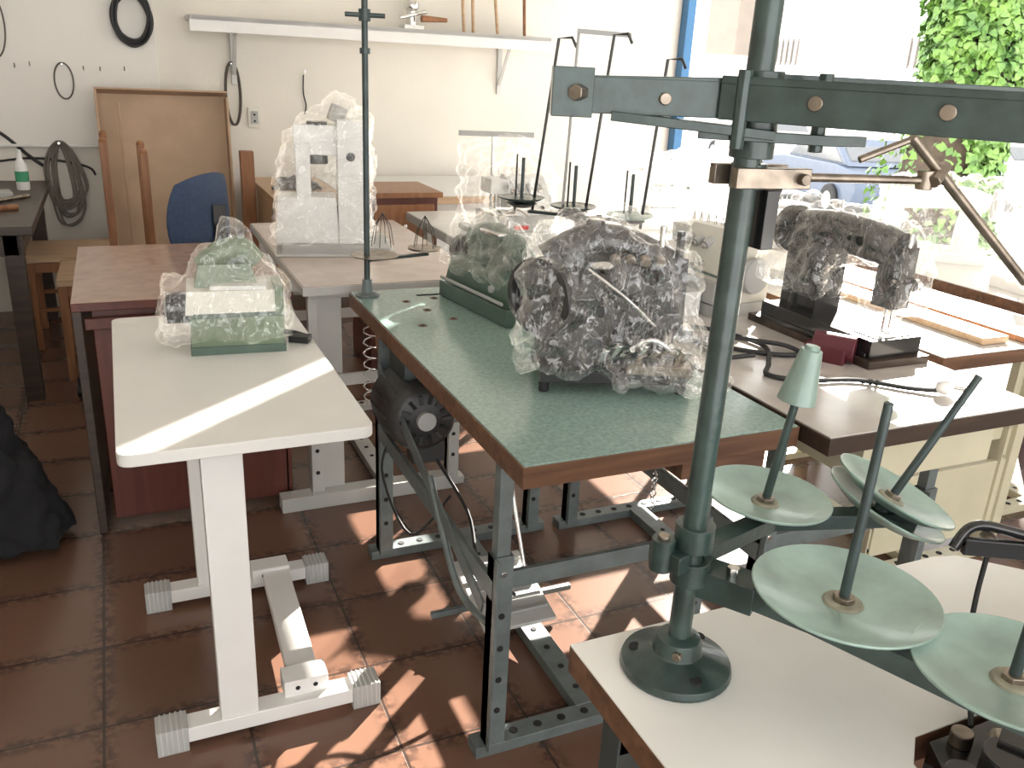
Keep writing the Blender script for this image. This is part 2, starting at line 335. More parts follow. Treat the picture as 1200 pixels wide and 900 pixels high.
blobcloth('black_garment',[(-1.5,1.3,.02),(-.86,1.31,.02),(-.80,1.48,.02),(-.93,1.7,.02),(-1.5,1.8,.02),(-.84,1.42,.12),(-.96,1.5,.40),(-1.06,1.4,.58),(-1.5,1.5,.75),(-1.12,1.7,.66)],CLOTH)

def chair(name,x,y):
    b=B(name)
    for yy in (y-.19,y+.19):
        b.box((x,yy,.50),(.035,.04,1.0),WOOD_OR); b.sph((x,yy,1.0),(.02,.022,.02),WOOD_OR,10)
        b.box((x-.38,yy,.22),(.035,.035,.44),WOOD_OR); b.bar((x,yy,.2),(x-.38,yy,.2),.02,.02,WOOD_OR)
    for z in (.92,.78,.64): b.box((x+.003,y,z),(.018,.36,.06),WOOD_OR)
    b.box((x-.19,y,.45),(.42,.42,.03),WOOD_LT); b.box((x-.38,y,.41),(.02,.36,.05),WOOD_OR); b.box((x-.19,y-.19,.41),(.36,.02,.05),WOOD_OR)
    b.done(.004)
chair('wooden_chair',-.48,3.12); chair('wooden_chair',-.64,3.62)
b=B('office_chair'); cx,cy=-.58,2.62
for k in range(5):
    a=k*2*math.pi/5+.3; e=(cx+.26*math.cos(a),cy+.26*math.sin(a))
    b.bar((cx,cy,.11),(e[0],e[1],.075),.045,.03,BLACK); b.cyl((e[0]-.012,e[1],.028),(e[0]+.012,e[1],.028),.028,BLACKR,seg=14); b.cyl((e[0],e[1],.03),(e[0],e[1],.075),.008,BLACK,seg=8)
b.cyl((cx,cy,.1),(cx,cy,.42),.025,BLACK)
b.lathe([(0,0),(.2,0),(.235,.03),(.22,.06),(.1,.07),(0,.07)],(cx,cy,.42),BLUE)
b.bar((cx+.1,cy-.07,.42),(cx+.35,cy-.16,.5),.05,.012,BLACK); b.bar((cx+.35,cy-.16,.48),(cx+.35,cy-.16,.85),.05,.015,BLACK)
n1,n2=10,8; grid={}
for side in (0,1):
    for i in range(n1+1):
        for j in range(n2+1):
            u=-1+2*i/n1; w=-1+2*j/n2
            su=u*math.sqrt(1-.35*w*w); sw=w*math.sqrt(1-.3*u*u)
            off=-.05*(su*su)+ .02 + (.022 if side else -.022)*(1-.8*max(abs(u),abs(w))**4)
            d=Vector((math.cos(-.62),math.sin(-.62),0)); t=Vector((-d.y,d.x,0))
            q=Vector((cx+.30,cy-.12,.79))+t*su*.225+Vector((0,0,1))*sw*.18+d*off
            grid[side,i,j]=b.bm.verts.new(q)
vs=list(grid.values())
for side in (0,1):
    for i in range(n1):
        for j in range(n2):
            b.bm.faces.new([grid[side,i,j],grid[side,i+1,j],grid[side,i+1,j+1],grid[side,i,j+1]])
ring=[(i,0) for i in range(n1)]+[(n1,j) for j in range(n2)]+[(i,n2) for i in range(n1,0,-1)]+[(0,j) for j in range(n2,0,-1)]
for a,c in zip(ring,ring[1:]+ring[:1]): b.bm.faces.new([grid[0,a[0],a[1]],grid[0,c[0],c[1]],grid[1,c[0],c[1]],grid[1,a[0],a[1]]])
b._fin(vs,BLUE); b.done(0)

b=B('wooden_desk')
b.bx(-.75,-.13,1.44,2.25,.715,.74,DESK_TOP); b.bx(-.75,-.13,1.435,1.44,.715,.74,WOOD_RED)
b.bx(-.70,-.16,1.47,1.49,.03,.715,WOOD_RED)
b.bx(-.75,-.725,1.44,2.23,0,.715,WOOD_DK); b.bx(-.17,-.15,1.47,2.23,0,.715,WOOD_RED)
b.bx(-.72,-.16,1.45,1.47,.655,.69,WOOD_RED); b.done(.003)

# ---------------- tables ----------------
def ind_table(name,x0,x1,y0,y1,z,top,edge,leg,yn=None,yf=None,thick=.04):
    b=B(name)
    b.bx(x0,x1,y0,y1,z-thick,z-.003,edge); b.bx(x0+.003,x1-.003,y0+.003,y1-.003,z-.004,z,top)
    yn=y0+.17 if yn is None else yn; yf=y1-.2 if yf is None else yf
    for y in (yn,yf):
        for x in (x0+.045,x1-.075):
            b.bx(x-.022,x+.022,y-.004,y+.03,.02,.50,leg); b.bx(x-.022,x-.017,y-.02,y+.03,.02,.50,leg)
            b.bx(x-.014,x+.016,y+.002,y+.03,.40,z-thick,leg)
            for zz in (.12,.2,.28,.36,.46): b.cyl((x,y-.007,zz),(x,y,zz),.007,CHROME if zz>.4 else HOLE,seg=10)
        b.bx(x0+.0,x1-.03,y-.005,y+.045,.0,.028,leg)
        b.bx(x0+.03,x1-.05,y,y+.012,.42,.46,leg); b.bx(x0+.03,x1-.05,y-.01,y+.04,z-thick-.03,z-thick,leg)
        for k in range(7): b.cyl((x0+.1+k*.06,y+.02,.027),(x0+.1+k*.06,y+.02,.030),.010,HOLE,seg=12)
    b.bx(x0+.022,x0+.034,yn,yf,.40,.445,leg)
    b.bx(x0+.27,x0+.33,yn+.04,yf,.0,.03,leg)
    for k in range(9): b.cyl((x0+.30,yn+.1+k*.08,.029),(x0+.30,yn+.1+k*.08,.032),.008,HOLE,seg=10)
    return b
b=ind_table('green_sewing_table',0,.61,0,1.25,.78,GREEN_TOP,WOOD_EDGE,STEEL_GREY,.16,1.02,thick=.045)
b.bar((.02,1.0,.62),(.02,.2,.36),.006,.035,STEEL_GREY)
b.tube([(.02,.55,.50),(.02,.38,.34),(.03,.30,.30),(.05,.19,.30)],.009,STEEL_GREY,smooth=6)
b.box((.25,.60,.10),(.20,.26,.012),LEG_LT,rx=.22)
for k in range(5): b.box((.25,.51+k*.045,.092+k*.010),(.18,.008,.006),GREYPL,rx=.22)
b.bx(.05,.46,.60,.615,.055,.07,STEEL_GREY)
b.cyl((.34,.66,.12),(.30,.80,.56),.006,CHROME)
mx_,mz=.085,.545
b.lathe([(0,0),(.07,0),(.088,.012),(.097,.03),(.097,.19),(.088,.21),(.05,.225),(0,.225)],(mx_,.78,mz),MOTOR,axis=(0,1,0),seg=40)
for k in range(14):
    a=k*math.pi/7; b.box((mx_+.058*math.cos(a),.779,mz+.058*math.sin(a)),(.026,.006,.010),HOLE if k%2 else MOTOR,ry=-a)
for k in range(16):
    a=k*math.pi/8; b.box((mx_+.098*math.cos(a),.89,mz+.098*math.sin(a)),(.008,.14,.005),MOTOR,ry=-a)
b.cyl((mx_,.765,mz),(mx_,.78,mz),.026,GREYPL); b.bx(mx_-.04,mx_+.04,.84,.98,.63,.735,STEEL_DK); b.cyl((mx_,1.0,mz),(mx_,1.06,mz),.04,CHROME)
b.bx(mx_-.02,mx_+.07,.82,.88,.40,.46,MOTOR)
b.tube([(.12,.85,.43),(.18,.7,.30),(.16,.55,.22),(.24,.5,.15)],.005,BLACKR,smooth=6)
b.tube([(.06,.95,.46),(.0,.9,.36),(.02,.7,.26),(.10,.62,.40)],.004,BLACKR,smooth=6)
for k in range(9): b.lathe([(.006,-.0015),(.009,0),(.006,.0015)],(.36,.12,.70-k*.015),CHROME,axis=(1,0,0) if k%2 else (0,1,0),seg=10)
for x,y in ((.13,1.10),(.16,1.0),(.22,1.12),(.10,.86),(.2,.9)): b.cyl((x,y,.779),(x,y,.7815),.012,WOOD_EDGE,seg=16); b.cyl((x,y,.780),(x,y,.782),.007,HOLE,seg=12)
b.box((.24,1.16,.7808),(.12,.012,.002),HOLE)
b.bx(.35,.55,.02,.3,.69,.735,WOOD_EDGE)
b.done(.0025)
b=ind_table('beige_sewing_table',-.12,.48,1.33,2.42,.78,PINK_TOP,LEG_LT,LEG_LT,1.42,2.2,thick=.03)
b.bx(-.07,.02,1.44,1.47,.03,.74,LEG_LT); b.bx(-.20,.40,1.39,1.45,0,.05,LEG_LT)
b.tube([(.10+.02*math.cos(k*1.0),1.40+.02*math.sin(k*1.0),.70-k*.006) for k in range(60)],.003,CHROME,seg=6)
b.done(.003)
b=ind_table('grey_sewing_table',.625,1.24,-.07,1.20,.78,GREY_TOP,WOOD_DK,STEEL_GREY,.1,1.0)
b.bx(.80,1.2,.0,.35,.62,.74,CREAM); b.done(.003)
b=ind_table('grey_sewing_table',1.30,1.92,.25,1.45,.78,WHITE_TOP,WOOD_EDGE,CREAM,.40,1.2); b.bx(1.86,1.90,.38,.42,0,.74,CREAM); b.bx(1.35,1.88,.39,.41,.1,.35,CREAM); b.done(.003)
b=ind_table('grey_sewing_table',2.08,2.68,.4,1.6,.78,WHITE_TOP,WOOD_EDGE,CREAM); b.done(.003)
b=ind_table('grey_sewing_table',.60,1.20,1.80,2.62,.78,WHITE_TOP,GREYPL,LEG_LT); b.done(.003)
b=ind_table('grey_sewing_table',1.40,2.10,1.80,2.70,.78,WHITE_TOP,GREYPL,LEG_LT); b.done(.003)
b=B('wooden_plank'); b.bx(1.50,1.60,.30,.92,.781,.80,WOOD_LT); b.bx(1.64,1.72,.28,1.0,.781,.797,WOOD_OR); b.done(.002)

b=B('white_sewing_table')
pts=[]; x0,x1,y0,y1=-.645,-.17,.34,1.26; r=.025
for (cx_,cy_,a0) in ((x1-r,y1-r,0),(x0+r,y1-r,90),(x0+r,y0+r,180),(x1-r,y0+r,270)):
    for k in range(6): a=math.radians(a0+k*18); pts.append((cx_+r*math.cos(a),cy_+r*math.sin(a)))
b.prism(pts,.715,.74,WHITE_TOP)
for y in (.43,.98):
    b.bx(-.50,-.42,y-.02,y+.02,.05,.70,WHITE); b.bx(-.60,-.22,y-.02,y+.02,.69,.715,WHITE)
    b.bx(-.58,-.20,y-.025,y+.025,.018,.055,WHITE)
    for xa,xb in ((-.635,-.57),(-.21,-.145)):
        b.bx(xa,xb,y-.03,y+.03,0,.062,GREYPL)
        for k in range(5): b.bx(xa+.008+k*.011,xa+.012+k*.011,y-.032,y+.032,.004,.064,LEG_LT)
b.bx(-.47,-.45,.43,.98,.62,.68,WHITE)
b.prism([(-.345,.45),(-.275,.45),(-.262,.96),(-.332,.96)],.055,.085,WHITE)
for y in (.46,.95): b.bx(-.36,-.26,y-.03,y+.03,.05,.095,WHITE); b.cyl((-.33,y-.032,.075),(-.33,y-.028,.075),.006,HOLE,seg=8); b.cyl((-.29,y-.032,.075),(-.29,y-.028,.075),.006,HOLE,seg=8)
b.done(.004)

b=B('white_industrial_table')
P=[(-.13,-.43),(.50,-.43),(.54,-.44),(.66,-.56),(.66,-.71),(.16,-.71),(.125,-.74),(.115,-.78),(.115,-1.08),(-.13,-1.08)]
b.prism(P,.710,.7475,WOOD_EDGE); b.prism(P,.7475,.75,FG_TOP)
for x,y in ((-.08,-.50),(-.08,-1.0),(.56,-.6)): b.bx(x-.022,x+.022,y-.02,y+.02,0,.71,STEEL_DK)
b.bx(-.10,.60,-.52,-.48,.0,.04,STEEL_DK); b.bx(-.10,-.06,-1.0,-.5,0,.04,STEEL_DK); b.bx(-.1,.6,-.52,-.5,.64,.71,STEEL_DK)
b.bx(.50,.64,-.58,-.54,.64,.71,STEEL_DK)
b.done(.003)

# ---------------- foreground thread stand ----------------
b=B('thread_stand'); px,py=-.012,-.503
bx_,by_=px-.016,py-.010
b.lathe([(0,0),(.066,0),(.068,.004),(.066,.012),(.047,.020),(.030,.026),(.026,.045),(.020,.048),(0,.048)],(bx_,by_,.75),STAND_GREEN,seg=40)
for k in range(3):
    a=k*2.09+.4; b.cyl((bx_+.05*math.cos(a),by_+.05*math.sin(a),.765),(bx_+.05*math.cos(a),by_+.05*math.sin(a),.770),.008,HOLE,seg=12)
b.cyl((bx_,by_,.78),(px,py,1.80),.0135,STAND_GREEN,seg=28)
b.cyl((px-.02,py-.025,.785),(px-.036,py-.035,.785),.006,RUST,seg=8)
for z,h in ((.93,.03),(.885,.03)): b.cyl((px-.01,py-.006,z-h/2),(px-.01,py-.006,z+h/2),.023,STAND_GREEN,seg=24)
b.box((px-.030,py+.0,.905),(.04,.045,.022),STAND_GREEN,rz=.3); b.cyl((px-.048,py+.0,.89),(px-.048,py+.0,.93),.014,STAND_GREEN); b.cyl((px-.048,py+.0,.93),(px-.048,py+.0,.934),.007,RUST)
b.box((px+.025,py-.035,.872),(.04,.07,.035),STAND_GREEN,rz=.6)
b.cyl((px+.025,py-.04,.885),(px+.025,py-.04,.90),.008,CHROME,seg=6)
def arm(pts,w,h,m=STAND_GREEN):
    for a,c in zip(pts,pts[1:]): b.bar(a,c,w,h,m)
arm([(px,py,.900),(.137,-.455,.892),(.345,-.50,.885)],.026,.020)
arm([(px+.02,py-.03,.875),(.07,-.62,.868),(.20,-.90,.860)],.030,.026)
def disc(c,r,n,sp,cone=False,dbl=False):
    n=Vector(n).normalized(); c=Vector(c)
    pr=[(0,-.006),(r*.2,-.008),(r*.7,-.004),(r*.985,.008),(r,.011),(r*.985,.012),(r*.7,.001),(r*.22,-.003)]
    b.lathe(pr,c,DISC_GREEN,axis=n,seg=56); b.lathe([(r*.22,-.003),(r*.2,.0),(0,.0)],c,DISC_DIRT,axis=n,seg=40)
    if dbl: b.lathe(pr,c-n*.022,DISC_GREEN,axis=n,seg=56)
    b.cyl(c-n*.035,c,.012,STAND_GREEN); b.cyl(c-n*.002,c+n*.006,.012,RUST,seg=6)
    b.cyl(c,sp,.0058,STEEL_DK if not cone else STAND_GREEN,.0048,seg=14)
    if cone:
        d=(Vector(sp)-c).normalized(); e=Vector(sp); b.cyl(e-d*.070,e-d*.002,.024,DISC_GREEN,.013,seg=24); b.cyl(e-d*.004,e+d*.003,.009,DISC_GREEN,seg=16)
disc((.137,-.443,.915),.083,(.06,-.02,1),(.160,-.455,1.125),True)
disc((.31,-.49,.915),.083,(.35,-.17,.9),(.379,-.522,1.09),False,True)
disc((.08,-.645,.905),.099,(.02,0,1),(.086,-.645,1.134))
disc((.148,-.80,.90),.095,(.0,.03,1),(.150,-.80,1.02))
hz=1.415
Lx,Ly=-.175,-.42
b.bar((px+.02,py-.01,hz+.012),(Lx,Ly,hz+.006),.034,.007,STAND_GREEN)
for o in (.015,-.015):
    b.bar((px+.02+o*.4,py-.01+o*.9,hz-.006),(Lx+o*.4,Ly+o*.9,hz-.008),.005,.034,STAND_GREEN)
b.bar((px,py-.03,hz-.036),(Lx+.03,Ly-.03,hz-.026),.024,.009,STAND_GREEN)
b.box((Lx,Ly,hz-.006),(.040,.044,.046),STAND_GREEN,rz=-.42); b.cyl((Lx-.012,Ly-.030,hz-.006),(Lx+.004,Ly-.018,hz-.006),.008,RUST,seg=6)
b.cyl((Lx+.07,Ly-.062,hz-.008),(Lx+.075,Ly-.05,hz-.008),.006,RUST,seg=10)
b.cyl((px,py,hz-.06),(px,py,hz+.022),.022,STAND_GREEN,seg=24)
E=Vector((.24,-.90,hz-.006)); S=Vector((px-.03,py+.01,hz-.004)); d=(E-S).normalized(); nrm=Vector((-d.y,d.x,0))
b.bar(S+Vector((0,0,.016)),E+Vector((0,0,.016)),.046,.007,STAND_GREEN)
for o in (.020,-.020): b.bar(S+nrm*o,E+nrm*o,.005,.040,STAND_GREEN)
for t in (.09,.2,.32): b.cyl(S+d*t-nrm*.026,S+d*t-nrm*.020,.007,RUST,seg=12)
b.bar((px+.02,py+.01,hz+.014),(.46,-.64,hz+.012),.022,.012,STAND_GREEN)
b.prism([(-.06,-.02),(.06,-.02),(.10,.0),(.06,.02),(-.06,.02)],-.005,.005,STAND_GREEN,Matrix.Translation((px,py-.01,hz-.038))@Matrix.Rotation(-.6,4,'Z'))
for o in ((-.035,-.02),(.04,-.045)): b.cyl((px+o[0],py+o[1],hz-.05),(px+o[0],py+o[1],hz+.022),.007,STAND_GREEN,seg=8)
b.box((px+.015,py-.018,1.337),(.085,.012,.020),RUST,rz=-.12); b.box((px+.015,py+.018,1.337),(.085,.012,.020),RUST,rz=-.12); b.cyl((px,py,1.325),(px,py,1.35),.018,STAND_GREEN)
b.cyl((px+.045,py-.035,1.337),(px+.045,py+.03,1.337),.006,RUST,seg=8); b.box((px+.02,py-.005,1.295),(.016,.03,.06),BLACK)
b.cyl((px+.05,py-.01,1.337),(.215,-.535,1.335),.0045,RUST,seg=12)
b.cyl((.20,-.533,1.326),(.20,-.533,1.346),.009,RUST,seg=14)
b.cyl((.125,-.51,1.354),(.175,-.53,1.378),.004,RUST,seg=10); b.cyl((.172,-.53,1.380),(.37,-.556,1.22),.0055,RUST,seg=12); b.cyl((.2,-.545,1.335),(.23,-.53,1.35),.007,RUST,seg=10)
b.done(.0015)

b=B('industrial_sewing_machine')
b.prism([(.125,-.80),(.17,-.72),(.64,-.72),(.64,-1.02),(.125,-1.02)],.70,.748,BLACK)
b.bx(.50,.62,-.93,-.76,.745,.90,BLACK); b.bx(.24,.62,-.90,-.78,.86,.92,BLACK)
b.cyl((.19,-.80,.742),(.19,-.80,.79),.03,BLACK); b.cyl((.22,-.86,.72),(.22,-.86,.88),.012,BLACK)
b.cyl((.145,-.85,.762),(.21,-.765,.785),.011,RUST,.009); b.box((.24,-.78,.77),(.09,.05,.05),BLACK,rz=.5); b.cyl((.15,-.78,.742),(.15,-.78,.765),.02,BLACK); b.cyl((.2,-.735,.748),(.2,-.735,.765),.012,RUST)
b.tube([(.30,-.60,.90),(.325,-.60,.925),(.36,-.62,.925),(.45,-.68,.90),(.52,-.76,.86)],.007,BLACK,smooth=6); b.bar((.31,-.605,.905),(.50,-.70,.90),.010,.022,BLACK)
b.cyl((.35,-.625,.90),(.35,-.60,.915),.008,RUST,seg=8)
b.bx(.49,.52,-.78,-.68,.752,.90,BLACK)
b.tube([(.345,-.615,.90),(.33,-.625,.84),(.30,-.65,.80),(.27,-.68,.785),(.22,-.73,.76)],.0035,BLACKR,smooth=8)
b.done(.004)

# ---------------- machines ----------------
def classic(b,T,m,m2=CHROME,L=.40,wheel=.062,head=.25):
    b.T=T
    b.bx(0,L,-.085,.085,0,.045,m); b.bx(.01,L-.01,-.09,.09,-.0,.012,m)
    b.cyl((L-.075,0,.04),(L-.075,0,head*.9),.05,m,.038,seg=20)
    b.tube([(L-.02,0,head*.84),(L-.09,0,head*.90),(L-.18,0,head*.90),(.10,0,head*.86),(.03,0,head*.84)],[.036+.008*math.sin(i/32*3.1) for i in range(33)],m,smooth=8,seg=16)
    b.box((.045,0,head*.66),(.065,.06,head*.52),m,taper=(1,.9)); b.cyl((.05,0,head*.40),(.05,0,.055),.005,m2); b.cyl((.032,0,head*.40),(.032,0,.06),.004,m2); b.box((.035,0,.055),(.03,.035,.005),m2)
    b.lathe([(0,-.012),(wheel*.3,-.012),(wheel*.35,-.004),(wheel*.8,-.004),(wheel*.85,-.014),(wheel,-.012),(wheel,.012),(wheel*.85,.014),(wheel*.8,.004),(wheel*.3,.006),(0,.012)],(L+.012,0,head*.84),m,axis=(1,0,0))
    b.cyl((L,0,head*.84),(L+.03,0,head*.84),.012,m2); b.cyl((.25,0,head*.9+.035),(.25,0,head*.9+.085),.003,m2); b.cyl((.012,-.03,head*.6),(.012,-.045,head*.6),.016,m2)
    b.cyl((.08,-.035,head*.62),(.08,-.05,head*.62),.016,m2); b.cyl((.02,0,head*.9),(.02,0,head*.9+.04),.006,m2)
    b.cyl((.26,-.043,head*.83),(.26,-.05,head*.83),.022,m2,seg=20); b.bx(.01,.09,-.06,.06,.045,.048,m2)
    b.T=Matrix.Identity(4)
def overlock(b,T,m,m2,L=.26,W=.24,H=.24):
    b.T=T
    b.bx(0,L,-W/2,W/2,0,.035,m2); b.bx(.01,L-.01,-W/2+.02,W/2-.01,.035,H*.42,m)
    b.prism([(-W*.40,H*.38),(W*.40,H*.38),(W*.40,H*.9),(W*.30,H),(-W*.05,H),(-W*.28,H*.75)],.10,L-.02,m,Matrix(((0,0,1,0),(1,0,0,0),(0,1,0,0),(0,0,0,1))))
    b.bx(.02,.12,-.02,W*.36,H*.72,H*.95,m); b.cyl((.05,.0,H*.72),(.05,.0,H*.45),.007,CHROME); b.cyl((.07,.0,H*.72),(.07,.0,H*.48),.005,CHROME); b.bx(.0,.10,-W/2+.01,.05,H*.42,H*.45,CHROME)
    for k in range(4):
        x=.09+k*.04; b.cyl((x,-W*.18,H*.86),(x,-W*.30,H*.80),.013,m2,seg=16); b.cyl((x,-W*.30,H*.80),(x,-W*.33,H*.79),.009,CHROME,seg=12)
        b.cyl((x,-W/2+.018,.055),(x,-W/2+.006,.055),.010,CHROME,seg=12)
    b.lathe([(0,-.012),(.05,-.012),(.054,0),(.05,.012),(.02,.016),(0,.016)],(L+.005,.02,H*.5),m2,axis=(1,0,0))
    for k in range(5): b.tube([(.06+k*.03,W*.1,H),(.065+k*.03,W*.1,H+.03),(.07+k*.03,W*.1,H)],.002,CHROME,seg=6)
    b.bx(.015,L-.015,-W/2-.004,-W/2+.02,.04,.10,m2)
    for k in range(6): b.cyl((.02+k*.045,-W/2+.012,.12+.012*(k%3)),(.02+k*.045,-W/2-.004,.12+.012*(k%3)),.007,CHROME if k%2 else BLACK,seg=10)
    b.bar((.0,-W/2+.0,.135),(L,-W/2+.0,.12),.006,.008,CHROME); b.tube([(.02,-W/2,.10),(.08,-W/2-.012,.13),(.14,-W/2-.008,.10)],.004,CHROME,smooth=4)
    b.T=Matrix.Identity(4)

b=B('portable_sewing_machine')
T=TR(-.355,.96,.74,-.08); b.T=T
b.box((0,0,.045),(.215,.17,.09),MG); b.box((0,-.002,.010),(.222,.178,.02),MG2); b.box((0,0,.094),(.20,.16,.012),MG2)
b.box((.0,0,.125),(.235,.16,.055),CRM,taper=(.95,.9)); b.box((.01,-.03,.157),(.13,.07,.010),MWHITE,rz=-.1)
b.box((-.02,.02,.175),(.15,.11,.06),MG,taper=(.8,.7)); b.tube([(-.07,.02,.19),(-.03,.02,.225),(.02,.02,.235),(.05,.02,.20)],.03,MG,smooth=6,seg=14)
b.cyl((-.16,-.01,.10),(-.09,-.01,.10),.038,BLACK,seg=20); b.cyl((-.165,-.01,.10),(-.16,-.01,.10),.022,GREYPL); b.cyl((.0,.02,.22),(.0,.02,.27),.006,CHROME)
b.box((.10,-.02,.105),(.02,.12,.11),MG)
b.T=Matrix.Identity(4)
b.tube([(-.25,1.0,.75),(-.21,.99,.747),(-.18,.93,.75)],.006,BLACKR,smooth=5); b.box((-.205,.93,.749),(.05,.035,.016),BLACKR,rz=-.5)
o=b.done(.006)
wrap(o,[hb(-.175,.13,-.10,.10,.04,.16,.012),[(-.12,-.07,.15),(.12,-.07,.15),(.12,.08,.15),(-.12,.08,.15),(-.07,-.02,.235),(.06,-.02,.235),(.06,.06,.235),(-.07,.06,.235)],[(-.06,-.02,.20),(.06,-.02,.20),(.06,.05,.20),(-.06,.05,.20),(-.018,.0,.31),(.018,.01,.31),(.0,.03,.31)]],T,vox=.008,d1=.02,d3=.03)

b=B('black_overlock_machine'); T=TR(.355,.365,.78,-.35)@Matrix.Diagonal((1.14,1.1,1.05,1))
b.T=T
b.prism([(-.13,-.10),(.14,-.10),(.17,-.05),(.17,.06),(.12,.11),(-.13,.11)],.025,.05,BLACK)
for x in (-.12,.14):
    for y in (-.08,.09): b.cyl((x,y,0.001),(x,y,.03),.010,BLACKR)
b.cyl((-.08,.02,.05),(-.08,.02,.27),.055,BLACK,.045,seg=24)
b.tube([(-.11,.02,.24),(-.04,.02,.285),(.04,.02,.28),(.11,.01,.25)],[.045-.012*i/21 for i in range(22)],BLACK,smooth=7,seg=16)
b.box((.115,.0,.19),(.06,.065,.16),BLACK,taper=(.9,.9)); b.cyl((.115,-.0,.11),(.115,0,.05),.006,CHROME); b.cyl((.135,-.01,.13),(.135,-.01,.06),.004,CHROME); b.cyl((.095,-.0,.22),(.095,0,.33),.006,CHROME); b.cyl((.13,0,.24),(.13,0,.32),.008,BLACK)
b.lathe([(0,-.015),(.02,-.015),(.025,-.004),(.060,-.004),(.065,-.016),(.078,-.014),(.078,.014),(.065,.016),(.060,.004),(.02,.006),(0,.015)],(-.13,-.05,.19),BLACK,axis=(-.75,-.66,0),seg=36)
b.lathe([(0,-.01),(.03,-.01),(.045,0),(.03,.01),(0,.012)],(-.06,-.08,.10),MOTOR,axis=(-.3,-.95,0)); b.lathe([(0,-.01),(.03,-.01),(.036,0),(.03,.01),(0,.012)],(.02,-.06,.23),MOTOR,axis=(-.2,-.97,.1))
b.box((.03,-.04,.10),(.14,.06,.07),BLACK,rz=.1); b.box((.09,-.09,.06),(.12,.05,.02),RUST,rz=-.1); b.box((.02,.03,.15),(.16,.09,.18),BLACK)
for k in range(7):
    x=-.02+k*.024; b.cyl((x,-.085,.07+.01*(k%3)),(x+.01,-.10,.10+.01*(k%2)),.007,CHROME,seg=10)
for k in range(4): b.cyl((.00+k*.028,-.04,.27),(.0+k*.028,-.055,.265),.010,RUST,seg=14)
b.tube([(.02,-.08,.08),(.07,-.10,.12),(.12,-.09,.09),(.16,-.04,.07)],.006,CHROME,smooth=5); b.tube([(-.05,-.06,.25),(.02,-.09,.2),(.08,-.07,.14)],.004,CHROME,smooth=5)
b.cyl((-.03,.02,.3),(-.03,.02,.335),.018,BLACK); b.box((.16,.02,.10),(.03,.05,.03),CHROME)
b.T=Matrix.Identity(4); o=b.done(.003)
wrap(o,[[(-.17,-.12,.06),(-.17,.10,.06),(-.16,-.10,.25),(-.14,.08,.30),(-.10,-.03,.345),(.02,-.08,.31),(.04,.06,.345),(.15,-.05,.27),(.14,.06,.27),(.17,-.12,.04),(.17,.12,.04),(-.12,-.13,.08)],[(.0,-.15,.03),(.22,-.13,.025),(.24,.02,.025),(.17,.13,.03),(.13,-.03,.20),(.0,-.08,.12)],[(.09,-.05,.2),(.16,-.05,.2),(.09,.05,.2),(.15,.05,.2),(.10,0,.35),(.13,.01,.35)]],T,vox=.007)

b=B('green_industrial_machine'); T=TR(.385,.98,.7805,math.pi/2+.15)@Matrix.Scale(.86,4); b.T=T
b.bx(-.22,.22,-.09,.13,0,.055,MG2); b.prism([(-.22,.055),(.20,.055),(.16,.15),(-.10,.17),(-.20,.12)],-.12,.06,MG2,Matrix(((1,0,0,0),(0,0,-1,0),(0,1,0,0),(0,0,0,1))))
b.tube([(-.17,.03,.17),(-.08,.03,.225),(.06,.03,.235),(.15,.03,.20)],.042,MG2,smooth=6,seg=16); b.box((-.17,.02,.11),(.08,.12,.14),MG2,taper=(.8,.8)); b.box((.10,.02,.18),(.09,.09,.12),MG2)
b.box((-.1,-.085,.07),(.2,.02,.05),CHROME)
b.bar((-.2,.135,.07),(.2,.135,.07),.008,.012,GREYPL); b.cyl((-.12,.12,.10),(-.12,.135,.10),.012,GREYPL)
b.cyl((.2,.03,.15),(.24,.03,.15),.055,BLACK,seg=24); b.cyl((-.05,.03,.26),(-.05,.03,.30),.008,CHROME); b.box((-.02,.06,.255),(.12,.05,.012),CHROME)
b.T=Matrix.Identity(4); o=b.done(.004)
wrap(o,[[(-.20,-.08,.12),(.22,-.08,.12),(.22,.14,.12),(-.20,.14,.12),(-.19,-.02,.25),(.2,-.02,.27),(.2,.08,.27),(-.18,.08,.25),(0,.03,.31)]],T,vox=.009,d3=.03)

b=B('thread_stand'); c0=(.66,.96)
b.cyl((c0[0],c0[1],.78),(c0[0],c0[1],1.04),.009,STEEL_DK); b.lathe([(0,0),(.03,0),(.03,.008),(.015,.015),(0,.015)],(c0[0],c0[1],.78),STEEL_DK)
b.bar((.49,1.075,1.035),(.73,.86,1.035),.02,.008,STEEL_DK)
for (x,y,z,tx,ty,tz) in ((.473,1.09,1.065,.545,1.057,1.505),(.588,.984,1.055,.657,.952,1.52),(.709,.874,1.045,.765,.848,1.464)):
    b.lathe([(0,0),(.05,0),(.066,.006),(.067,.010),(.05,.006),(.02,.012),(0,.012)],(x,y,z),STAND_GREEN if x<.7 else DISC_GREEN,seg=32)
    b.lathe([(0,0),(.02,0),(.045,.012),(.02,.016),(0,.016)],(x,y,z-.02),STEEL_DK)
    b.cyl((x-.02,y,z-.03),(x-.02,y,z+.13),.003,BLACK,seg=8); b.cyl((x,y,z),(x,y,z+.12),.005,STEEL_DK)
    b.tube([(x+.03,y-.012,z-.03),(tx,ty,tz),(tx+.03,ty-.02,tz+.004),(tx+.045,ty-.02,tz-.02)],.0045,BLACK)
b.bar((.57,1.0,1.525),(.70,.935,1.52),.012,.012,GREYPL); b.cyl((.575,1.0,1.52),(.56,1.0,1.03),.004,GREYPL)
b.done(.001)

